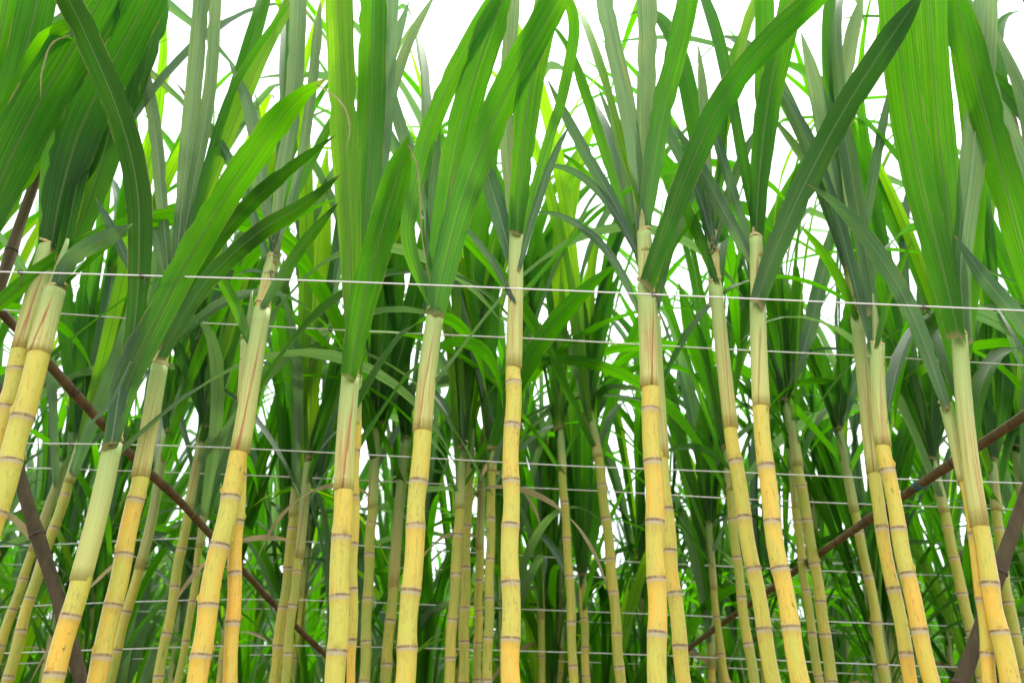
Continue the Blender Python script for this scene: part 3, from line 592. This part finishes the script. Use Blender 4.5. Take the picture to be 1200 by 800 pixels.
for k, (xx, dd) in enumerate(((-330, 1.5), (1480, 1.46))):
    s = 1 if xx < 0 else -1
    build_cane(('sugar cane standing farther out past the left edge', 'sugar cane standing farther out past the right edge')[k], [(xx, 800), (xx + s * 80, 560), (xx + s * 140, 370)], dd, (28, 20), 470, [(xx + s * 140, 370)], 31 + k, extra=7)

# ------------------------------------------------------------------ second row
L = M_LEAF
D2 = 2.51
R2 = [
 ('slim second row cane at the lower left corner, crossed by the dark grey pole', [(10, 795), (30, 715), (48, 660), (65, 615), (80, 570), (97, 512)], (14, 11), 560, 1.0, [dict(p=[(98, 512), (100, 430), (104, 350), (110, 280)], w=34), dict(p=[(95, 512), (85, 430), (75, 350), (70, 280)], w=28)]),
 ('thin leaning second row cane, rust collar where it passes the dark grey pole', [(-12, 800), (0, 755), (20, 700), (35, 655), (55, 600), (85, 520)], (11, 10), 640, 1.04, []),
 ('narrow cane behind the red streaked one, a russet collar at half height', [(128, 800), (149, 710), (166, 660), (181, 600), (188, 545), (196, 500)], (13, 10), 660, 1.0, [dict(p=[(197, 500), (190, 420), (184, 330), (190, 250)], w=24)]),
 ('slender mottled cane left of the stout golden one, topped at the second pair of wires', [(184, 800), (200, 720), (211, 645), (221, 600), (229, 550), (240, 497)], (13, 10), 590, .98, [dict(p=[(241, 496), (222, 440), (205, 400), (196, 380)], w=16), dict(p=[(241, 494), (250, 420), (262, 340), (290, 280)], w=20), dict(p=[(239, 494), (230, 400), (222, 300)], w=18)]),
 ('wiry brown green cane in the gap beside the stout golden one', [(207, 800), (221, 740), (230, 670), (236, 620), (246, 560)], (9, 8), 640, 1.03, []),
 ('left of two touching olive canes between the stout golden and pale canes', [(321, 800), (326, 750), (338, 670), (344, 600), (350, 545), (354, 520)], (13, 11), 600, 1.0, [dict(p=[(354, 520), (343, 440), (334, 370), (332, 300)], w=26), dict(p=[(356, 520), (362, 430), (376, 340), (388, 250)], w=20, m=G)]),
 ('right of two touching olive canes between the stout golden and pale canes, rust stained sheath', [(334, 800), (341, 720), (347, 680), (352, 640), (357, 590), (362, 535)], (12, 10), 655, .98, [dict(p=[(362, 532), (365, 440), (370, 340), (376, 250), (384, 170)], w=34, m=Y), dict(p=[(364, 532), (388, 460), (400, 400), (420, 330)], w=22)]),
 ('olive cane just right of the pale front cane, under wide dark vertical blades', [(427, 800), (430, 725), (433, 640), (438, 570), (441, 497)], (14, 11), 590, 1.0, [dict(p=[(442, 494), (448, 410), (462, 310), (476, 220), (484, 150)], w=42), dict(p=[(440, 494), (436, 420), (440, 340)], w=34), dict(p=[(443, 492), (468, 420), (490, 330), (498, 250)], w=26)]),
 ('dull green cane with a curled rust husk, left of the golden front cane', [(451, 800), (460, 700), (466, 610), (472, 550), (476, 510)], (15, 11), 690, 1.02, [dict(p=[(476, 508), (470, 430), (482, 330)], w=26)]),
 ('leftmost of the close cluster of olive canes left of the central cane', [(526, 800), (530, 725), (536, 640), (540, 560), (543, 520)], (13, 11), 600, .98, [dict(p=[(542, 520), (545, 420), (556, 310), (570, 230), (585, 160)], w=34, m=L)]),
 ('tallest of the close cluster of olive canes left of the central cane', [(543, 800), (545, 680), (548, 565), (551, 500)], (13, 11), 560, 1.03, [dict(p=[(551, 500), (562, 400), (575, 300), (582, 250)], w=26)]),
 ('third of the close cluster of olive canes left of the central cane, grey stemmed', [(559, 800), (561, 700), (563, 620), (565, 540)], (10, 9), 640, 1.05, [dict(p=[(565, 540), (540, 470), (510, 410), (480, 380)], w=14, m=G)]),
 ('cane nearest the central one in the cluster on its left, with a green yellow base', [(571, 800), (574, 680), (575, 600), (578, 520)], (12, 10), 550, .98, [dict(p=[(578, 520), (605, 450), (645, 385), (690, 335), (728, 305)], w=28, d0=-.3, d1=-.5), dict(p=[(577, 520), (572, 420), (582, 320)], w=26)]),
 ('greenish cane right of the central one, bearing a single tall bright upright blade', [(672, 800), (669, 700), (665, 640), (661, 590), (658, 525), (656, 497)], (13, 9), 545, 1.0, [dict(p=[(656, 496), (655, 400), (658, 300), (668, 225), (684, 170), (708, 128)], w=28, m=Y, base=.62)]),
 ('curving mottled cane halfway between the central and the thick golden canes', [(727, 800), (720, 705), (714, 640), (707, 580), (697, 505), (689, 482)], (13, 11), 530, 1.0, [dict(p=[(689, 480), (700, 420), (715, 350), (730, 310)], w=16), dict(p=[(688, 480), (672, 420), (650, 370), (630, 350)], w=15, m=G), dict(p=[(690, 478), (684, 400), (680, 330)], w=18)]),
 ('pale thin cane beside the bright upright blade, collared low under a dark green leaf', [(687, 800), (684, 700), (682, 672)], (10, 9), 690, 1.25, [dict(p=[(682, 670), (683, 600), (686, 500), (690, 400)], w=26), dict(p=[(683, 670), (700, 600), (706, 520)], w=20)]),
 ('olive cane hidden behind the rust marked yellow cane, its bottom joint showing', [(884, 800), (871, 720), (863, 650), (857, 590), (850, 520)], (14, 10), 570, .96, [dict(p=[(850, 518), (835, 450), (812, 390), (795, 330)], w=26), dict(p=[(851, 518), (850, 430), (840, 350)], w=22)]),
 ('thin green cane in the gap left of the rust marked yellow cane', [(852, 800), (842, 750), (836, 680), (830, 610)], (9, 8), 690, 1.25, [dict(p=[(830, 608), (822, 540), (824, 460)], w=18)]),
 ('brown marked olive cane standing right of the cane with the long reaching blade', [(974, 800), (965, 725), (951, 640), (939, 570), (927, 490), (920, 467)], (16, 11), 550, .98, [dict(p=[(920, 466), (914, 400), (905, 330), (890, 270)], w=28), dict(p=[(921, 464), (945, 400), (962, 330), (975, 260)], w=22, m=G), dict(p=[(922, 464), (930, 390), (935, 310)], w=22)]),
 ('thinner cane touching the brown marked olive cane on its left', [(960, 800), (947, 710), (937, 640), (931, 575), (925, 510)], (11, 9), 600, 1.04, []),
 ('brown scarred cane passing in front of the right bamboo pole', [(1037, 800), (1027, 725), (1019, 680), (1009, 635), (999, 590), (989, 530), (982, 500)], (13, 10), 600, 1.0, [dict(p=[(981, 498), (965, 430), (942, 380), (930, 350)], w=20), dict(p=[(982, 496), (990, 420), (1000, 330)], w=24), dict(p=[(983, 498), (1010, 430), (1040, 370)], w=20, m=G)]),
 ('olive cane left of the rightmost large cane, just right of the blue tied bamboo', [(1152, 800), (1136, 725), (1122, 680), (1112, 620), (1101, 575), (1090, 535)], (14, 11), 600, .98, [dict(p=[(1089, 533), (1070, 460), (1040, 400), (1020, 370)], w=24), dict(p=[(1090, 532), (1092, 450), (1084, 360)], w=30), dict(p=[(1091, 532), (1108, 450), (1112, 360)], w=26)]),
 ('olive cane behind the grey pole at the lower right edge', [(1205, 800), (1192, 760), (1180, 700), (1172, 640), (1167, 590), (1162, 535)], (14, 11), 600, 1.0, [dict(p=[(1162, 533), (1150, 460), (1155, 370)], w=28), dict(p=[(1163, 533), (1175, 450), (1172, 340)], w=30)]),
 ('last olive cane of the second row at the right edge of the picture', [(1240, 800), (1222, 720), (1208, 650), (1198, 580), (1190, 520)], (14, 11), 600, 1.02, [dict(p=[(1190, 518), (1192, 430), (1180, 340)], w=30)]),
]
for k, (lab, px, wp, sh, dm, lv) in enumerate(R2):
    lv2 = []
    for q in lv:
        q = dict(q); q.setdefault('d0', -.02); q.setdefault('d1', .02); lv2.append(q)
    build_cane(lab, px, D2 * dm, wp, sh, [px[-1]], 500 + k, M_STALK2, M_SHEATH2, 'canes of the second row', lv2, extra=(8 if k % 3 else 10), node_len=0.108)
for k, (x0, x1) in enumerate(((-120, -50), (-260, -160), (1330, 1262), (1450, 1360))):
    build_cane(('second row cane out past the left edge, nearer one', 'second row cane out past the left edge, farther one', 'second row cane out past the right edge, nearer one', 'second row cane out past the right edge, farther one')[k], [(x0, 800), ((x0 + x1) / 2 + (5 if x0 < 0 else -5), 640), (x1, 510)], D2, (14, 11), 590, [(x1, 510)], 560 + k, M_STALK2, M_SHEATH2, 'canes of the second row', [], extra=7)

# ------------------------------------------------------------------ rows behind: ten cane patterns, copied plant by plant
def proto_cane(seed, hc, r, tiller=False, simple=False):
    rng = random.Random(seed); root = link('sugar_cane', None)
    bx, by = rng.uniform(-.05, .05), rng.uniform(-.04, .04)
    path = [Vector((bx * math.sin(3.1 * t), by * math.sin(2.5 * t), hc * t)) for t in [i / 24 for i in range(25)]]
    hs = hc - rng.uniform(.22, .38)
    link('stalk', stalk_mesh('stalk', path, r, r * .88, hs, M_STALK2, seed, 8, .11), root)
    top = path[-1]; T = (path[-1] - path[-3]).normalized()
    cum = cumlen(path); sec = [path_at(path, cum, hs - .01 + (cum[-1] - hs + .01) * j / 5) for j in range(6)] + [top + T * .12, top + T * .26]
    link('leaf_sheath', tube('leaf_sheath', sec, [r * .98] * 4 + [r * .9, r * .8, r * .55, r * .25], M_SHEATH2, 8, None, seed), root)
    add_crown(root, top + T * .15, T, rng, 15 if not tiller else 13, rng.uniform(0, 6.28), lo=.42 if not tiller else .40, r=r, scale=.95, only=(LIB_UP + LIB_UP + LIB_MID) if tiller else None, tall=True)
    if not tiller and seed % 4 == 1: dl = link('dry_leaf', rng.choice(LIB_DRY), root); dl.location = (0, 0, hs + .02)
    if simple:            # far away: the crown's blades are too small to pick apart, one mesh
        import bmesh
        bm = bmesh.new()
        for ch in [c for c in root.children if c.name.split('.')[0] in ('leaf', 'dry_leaf')]:
            tmp = ch.data.copy(); tmp.transform(Matrix.LocRotScale(ch.location, ch.rotation_euler, ch.scale)); 
            n0 = len(bm.faces); bm.from_mesh(tmp); bpy.data.meshes.remove(tmp); bm.faces.ensure_lookup_table()
            mi = {M_LEAF.name: 0, M_GREY.name: 1, M_LIME.name: 2, M_DRY.name: 3}[ch.data.materials[0].name]
            for f in bm.faces[n0:]: f.material_index = mi
            bpy.data.objects.remove(ch)
        me = bpy.data.meshes.new('leaves'); bm.to_mesh(me); bm.free()
        for m in (M_LEAF, M_GREY, M_LIME, M_DRY): me.materials.append(m)
        link('leaves', me, root)
    return root
protos = [proto_cane(900 + i, 1.42 + .07 * (i % 5), .0165 + .001 * (i % 3)) for i in range(8)]
tillers = [proto_cane(950 + i, .55 + .16 * i, .0125, True) for i in range(4)]
far_p = [proto_cane(980 + i, 1.42 + .08 * (i % 4), .0165, False, True) for i in range(6)] + [proto_cane(990 + i, .6 + .25 * i, .013, True, True) for i in range(3)]
used = set()
def place(src, loc, rz, lean, s, label, group):
    if src.name in used:
        r = src.copy(); sc.collection.objects.link(r)
        for ch in src.children:
            c = ch.copy(); sc.collection.objects.link(c); c.parent = r
    else: r = src; used.add(src.name)
    r.location = loc; r.rotation_euler = Euler((lean[0], lean[1], rz)); r.scale = (s, s, s)
    tag(r, label, 'sugar cane', group); return r
rg = random.Random(77)
ORD = ['third', 'fourth', 'fifth', 'sixth', 'seventh']
todo = []
for ri, Yr in enumerate(ROWS[2:]):
    half = 0.62 * Yr + 0.5; x = -half + rg.uniform(0, .2); far = ri >= 2
    step = (.135, .155, .20, .36, .48)[ri]
    while x < half:
        clump = rg.choice((1, 1, 2)) if not far else 1
        for c in range(clump):
            till = rg.random() < (.22, .5, .55, .4, .4)[ri]
            src = rg.choice(far_p[:6] if not till else far_p[6:]) if far else rg.choice(tillers if till else protos)
            kind = 'young' if till else 'tall'
            if till: lab = 'young leafy green cane shoot in the %s row back from the front wire' % ORD[ri]
            else: lab = 'slim olive cane with arching blades in the %s row back from the front wire' % ORD[ri]
            xx, yy = x + rg.uniform(-.05, .05) + c * .05, Yr + rg.uniform(-.13, .13)
            todo.append([src, xx, yy, kind, ri]); continue
            place(src, (x + rg.uniform(-.05, .05) + c * .05, Yr + rg.uniform(-.13, .13), -0.01), rg.uniform(0, 6.28), (rg.uniform(-.05, .05), rg.uniform(-.06, .06) - 0.0), rg.uniform(.9, 1.06), lab, '%s canes of the %s row' % (kind, ORD[ri]))
        x += step * rg.uniform(.55, 1.45)
LM = [(61, 'the grey-green sheathed cane'), (122, 'the red streaked cane'), (237, 'the forked cane'), (396, 'the pale cane'), (477, 'the left golden cane'), (599, 'the central cane'), (770, 'the thick golden cane'), (798, 'the spotted slanting cane'), (899, 'the rust marked cane'), (932, 'the long bladed cane'), (1079, 'the pink blotched cane'), (1175, 'the rightmost large cane')]
NUM = ['first', 'second', 'third', 'fourth', 'fifth', 'sixth', 'seventh', 'eighth', 'ninth', 'tenth', 'eleventh', 'twelfth']
gaps = {}
for it in todo:
    src, x, y, kind, ri = it; px = proj(Vector((x, y, 1.15)))[0]; it.append(px)
    g = sum(1 for a, _ in LM if px > a); gaps.setdefault((ri, kind, g), []).append(it)
for (ri, kind, g), its in gaps.items():
    its.sort(key=lambda q: q[5])
    where = 'left of ' + LM[0][1] if g == 0 else ('right of ' + LM[-1][1] if g == len(LM) else 'right of ' + LM[g - 1][1])
    look = {'tall': 'olive cane', 'young': 'leafy green shoot'}[kind]
    for j, (src, x, y, _, _, px) in enumerate(its):
        if ri < 3: lab = '%s row %s, %s' % (ORD[ri], look, ('only one in the gap ' if len(its) == 1 else '%s in the gap ' % NUM[j]) + where)
        else: lab = ('slim olive cane with arching blades' if kind == 'tall' else 'young leafy green cane shoot') + ' in the %s row back from the front wire' % ORD[ri]
        place(src, (x, y, -0.01), rg.uniform(0, 6.28), (rg.uniform(-.05, .05), rg.uniform(-.06, .06)), rg.uniform(.9, 1.06), lab, '%s canes of the %s row' % (kind, ORD[ri]))
for pr_ in protos + tillers + far_p:
    if pr_.name not in used: 
        for ch in list(pr_.children): bpy.data.objects.remove(ch)
        bpy.data.objects.remove(pr_)

# ------------------------------------------------------------------ shrubs closing off the far side of the field
def shrub(x, y, h, wd, seed, lab):
    rng = random.Random(seed); root = tag(link('shrub', None), lab, 'shrub', 'shrubs beyond the cane field'); root.location = (x, y, -.02)
    for k in range(3):
        a = rng.uniform(0, 6.28); link('stem', tube('stem', [Vector((0, 0, 0)), Vector((math.cos(a) * .12, math.sin(a) * .12, h * .3)), Vector((math.cos(a) * .35 * wd, math.sin(a) * .35 * wd, h * .7))], [.05, .035, .015], M_BARK, 7), root)
    vs, fs = [], []
    cl = [(Vector((rng.gauss(0, .35) * wd, rng.gauss(0, .3) * wd, h * rng.uniform(.15, .95))), rng.uniform(.18, .4) * wd) for _ in range(22)]
    for _ in range(2600):
        c, rr = rng.choice(cl); d = Vector((rng.gauss(0, 1), rng.gauss(0, 1), rng.gauss(0, 1))).normalized()
        p = c + d * rr * rng.uniform(.5, 1.1); t = (d + Vector((rng.gauss(0, .5), rng.gauss(0, .5), rng.uniform(-.8, .3)))).normalized()
        s = t.cross(Vector((rng.gauss(0, 1), rng.gauss(0, 1), rng.gauss(0, 1)))).normalized(); L_ = rng.uniform(.09, .17); i = len(vs)
        vs += [p, p + t * L_ * .5 + s * L_ * .2, p + t * L_, p + t * L_ * .5 - s * L_ * .2]; fs.append((i, i + 1, i + 2, i + 3))
    link('foliage', mesh('foliage', vs, fs, None, M_SHRUB), root)
rs = random.Random(3)
for i in range(14):
    shrub(-10.4 + i * 1.6 + rs.uniform(-.3, .3), 13.2 + rs.uniform(-.3, .6), rs.uniform(3.0, 3.8), rs.uniform(1.5, 1.9), 80 + i, 'taller dark green bush, a mere glimpse at the far end of the field')
for i in range(17):
    shrub(-9.6 + i * 1.2 + rs.uniform(-.3, .3), 11.4 + rs.uniform(-.5, .9), rs.uniform(2.3, 3.3), rs.uniform(1.1, 1.5), 40 + i, 'dark green leafy shrub glimpsed low behind the last cane row')

# ------------------------------------------------------------------ trellis wires
def wire(lab, pts, D, rad, ties=()):
    root = tag(link('trellis_wire', None), lab, 'wire', 'trellis wires strung along the rows'); wp = [P(x, y, D) for x, y in pts]
    org = wp[0].copy(); root.location = org
    path = [Vector(q) for q in catmull([tuple(q) for q in wp], 60)]
    me = local(tube('strand', path, [rad] * len(path), M_WIRE, 6, None, 1), org); link('strand', me, root)
    for tx in ties:
        q = min(path, key=lambda p: abs(proj(p)[0] - tx)); a = [q + Vector((math.cos(t) * rad * 2.0, math.sin(t * .5) * .004, math.sin(t) * rad * 2.2)) for t in [i * .7 for i in range(19)]] + [q + Vector((.008, 0, -.018)), q + Vector((.006, 0, -.03))]
        link('tie', local(tube('tie', a, [rad * .55] * len(a), M_TIE, 5), org), root)
F_ = lambda pts: [(-260, pts[0][1] + (pts[0][1] - pts[1][1]) / (pts[1][0] - pts[0][0]) * 240)] + pts + [(1460, pts[-1][1] + (pts[-1][1] - pts[-2][1]) / (pts[-1][0] - pts[-2][0]) * 250)]
wire('topmost near wire, running in front of the front row of canes', F_([(0, 318.5), (155, 322.5), (400, 330), (650, 340), (800, 346.5), (1030, 356.5), (1200, 364)]), 1.375, .0017, (38, 160, 604, 755, 1085))
wire('upper wire just behind the front row of canes', F_([(0, 363), (65, 367), (223, 377.5), (450, 389), (650, 398), (830, 408), (1030, 418), (1200, 428)]), 1.60, .0016, (160, 395))
wire('front wire of the second row, crossing at half height', F_([(0, 519), (100, 520), (230, 523), (400, 531), (600, 542), (700, 547), (860, 553), (1000, 559), (1200, 566)]), 2.38, .0018, (85, 480))
wire('rear wire of the second row, just below its front wire', F_([(0, 547), (100, 550), (300, 557), (500, 566), (700, 575), (860, 584), (1000, 590), (1200, 597)]), 2.65, .0018)
wire('front wire of the third row, lifting slightly at the left', F_([(0, 640), (100, 636), (200, 631), (320, 632), (450, 641), (600, 650), (760, 659), (1000, 670), (1200, 677)]), 3.56, .0023)
wire('rear wire of the third row', F_([(0, 662), (100, 658), (200, 654), (320, 655), (450, 664), (600, 671), (760, 679), (1000, 690), (1200, 698)]), 3.80, .0022)
wire('middle wire of the third row, under its paired top wires', F_([(0, 711), (150, 705), (300, 702), (450, 706), (600, 713), (760, 719), (1000, 729), (1200, 736)]), 3.50, .0019)
wire('middle wire of the third row, on the far side', F_([(0, 724), (150, 717), (300, 713), (450, 717), (600, 725), (760, 731), (1000, 742), (1200, 749)]), 3.76, .0019)
wire('low wire of the third row, near the bottom of the picture', F_([(0, 765), (150, 760), (300, 756), (450, 758), (600, 762), (760, 767), (1000, 777), (1200, 784)]), 3.48, .0019)
wire('low wire of the third row, far side, lowest in the picture', F_([(0, 778), (150, 772), (300, 767), (450, 769), (600, 773), (760, 778), (1000, 789), (1200, 796)]), 3.74, .0019)

# ------------------------------------------------------------------ bamboo poles of the trellis
def pole(lab, pts, r0, r1, mat, nodes, seed, tie=None):
    """pts: [(px, py, D)]; carries on to the ground along its own line"""
    rng = random.Random(seed); wp = [P(*q) for q in pts]; root = tag(link('bamboo_pole', None), lab, 'bamboo pole', 'bamboo poles bracing the trellis')
    d = (wp[-1] - wp[-2]).normalized() if len(wp) > 1 else 0
    if d.z < -0.02: wp.append(wp[-1] + d * min(3.4, (wp[-1].z + .03) / -d.z))
    org = wp[-1].copy(); root.location = org
    n = nodes * 6; cl = [Vector(q) for q in catmull([tuple(q) for q in wp], n)]
    bend = rng.uniform(-.003, .003); rad, pth, vv = [], [], []
    for i, p in enumerate(cl):
        f = (i % 6) / 6; r = r0 + (r1 - r0) * i / n; k = 1.16 if i % 6 == 0 else (1.04 if i % 6 in (1, 5) else 0.985)
        rad.append(r * k); pth.append(p + Vector((bend * math.sin(i * .5), 0, bend * math.sin(i * .33)))); vv.append(i / 6)
    link('culm', local(tube('culm', pth, rad, mat, 12, vv, seed, True, .03), org), root)
    for i in range(6, n, 6):
        T = (pth[min(n, i + 1)] - pth[i - 1]).normalized(); a, b_ = pth[i] - T * .003, pth[i] + T * .003
        link('joint_ring', local(tube('joint_ring', [a - T * .001, a, b_, b_ + T * .001], [rad[i] * .9, rad[i] * 1.07, rad[i] * 1.07, rad[i] * .9], M_TIE, 12), org), root)
    if tie:
        for (tx, ty, m) in tie:
            i = min(range(n + 1), key=lambda i: math.dist(proj(pth[i]), (tx, ty))); T = (pth[min(n, i + 1)] - pth[max(0, i - 1)]).normalized()
            X = T.cross(Vector((0, 1, .1))).normalized(); Yv = T.cross(X); q = [pth[i] + T * (.0016 * t - .012) + (X * math.cos(t * 1.3) + Yv * math.sin(t * 1.3)) * rad[i] * 1.12 for t in range(16)]
            link('lashing', local(tube('lashing', q, [.0022] * 16, m, 6), org), root)
    return root
pole('long brown bamboo brace running down right from the left edge behind the front canes', [(-60, 318, 1.56), (10, 372, 1.64), (150, 530, 2.0), (215, 592, 2.25), (305, 690, 2.75), (360, 746, 3.1)], .0108, .0072, M_POLE, 14, 1)
pole('dark grey bamboo leg slanting down at lower left', [(-14, 430, 1.68), (97, 800, 1.72)], .0125, .0140, M_POLE_G, 9, 2)
pole('brown bamboo pole rising at the left edge above the top wire, partly behind the leaves', [(60, 90, 1.62), (48, 185, 1.62), (22, 265, 1.62), (2, 330, 1.60), (-30, 420, 1.60), (-110, 640, 1.6)], .0105, .0155, M_POLE, 9, 3, [(4, 356, M_TIE), (0, 345, M_TIE)])
pole('long brown bamboo brace running down left from the right edge, tied with blue twine', [(1275, 432, 1.60), (1200, 487, 1.70), (1100, 552, 1.92), (1050, 586, 2.08), (960, 650, 2.5), (925, 673, 2.75), (820, 750, 3.4)], .0108, .0072, M_POLE, 15, 4, [(1082, 562, M_BLUE)])
pole('dark grey bamboo leg slanting down left at lower right', [(1252, 450, 1.60), (1190, 615, 1.60), (1126, 800, 1.62)], .0120, .0140, M_POLE_G, 8, 5)
pole('brown bamboo pole end showing at the upper right edge between leaves', [(1176, 100, 1.66), (1190, 160, 1.66), (1204, 225, 1.66), (1240, 360, 1.66), (1300, 600, 1.66)], .0105, .0150, M_POLE, 9, 6)
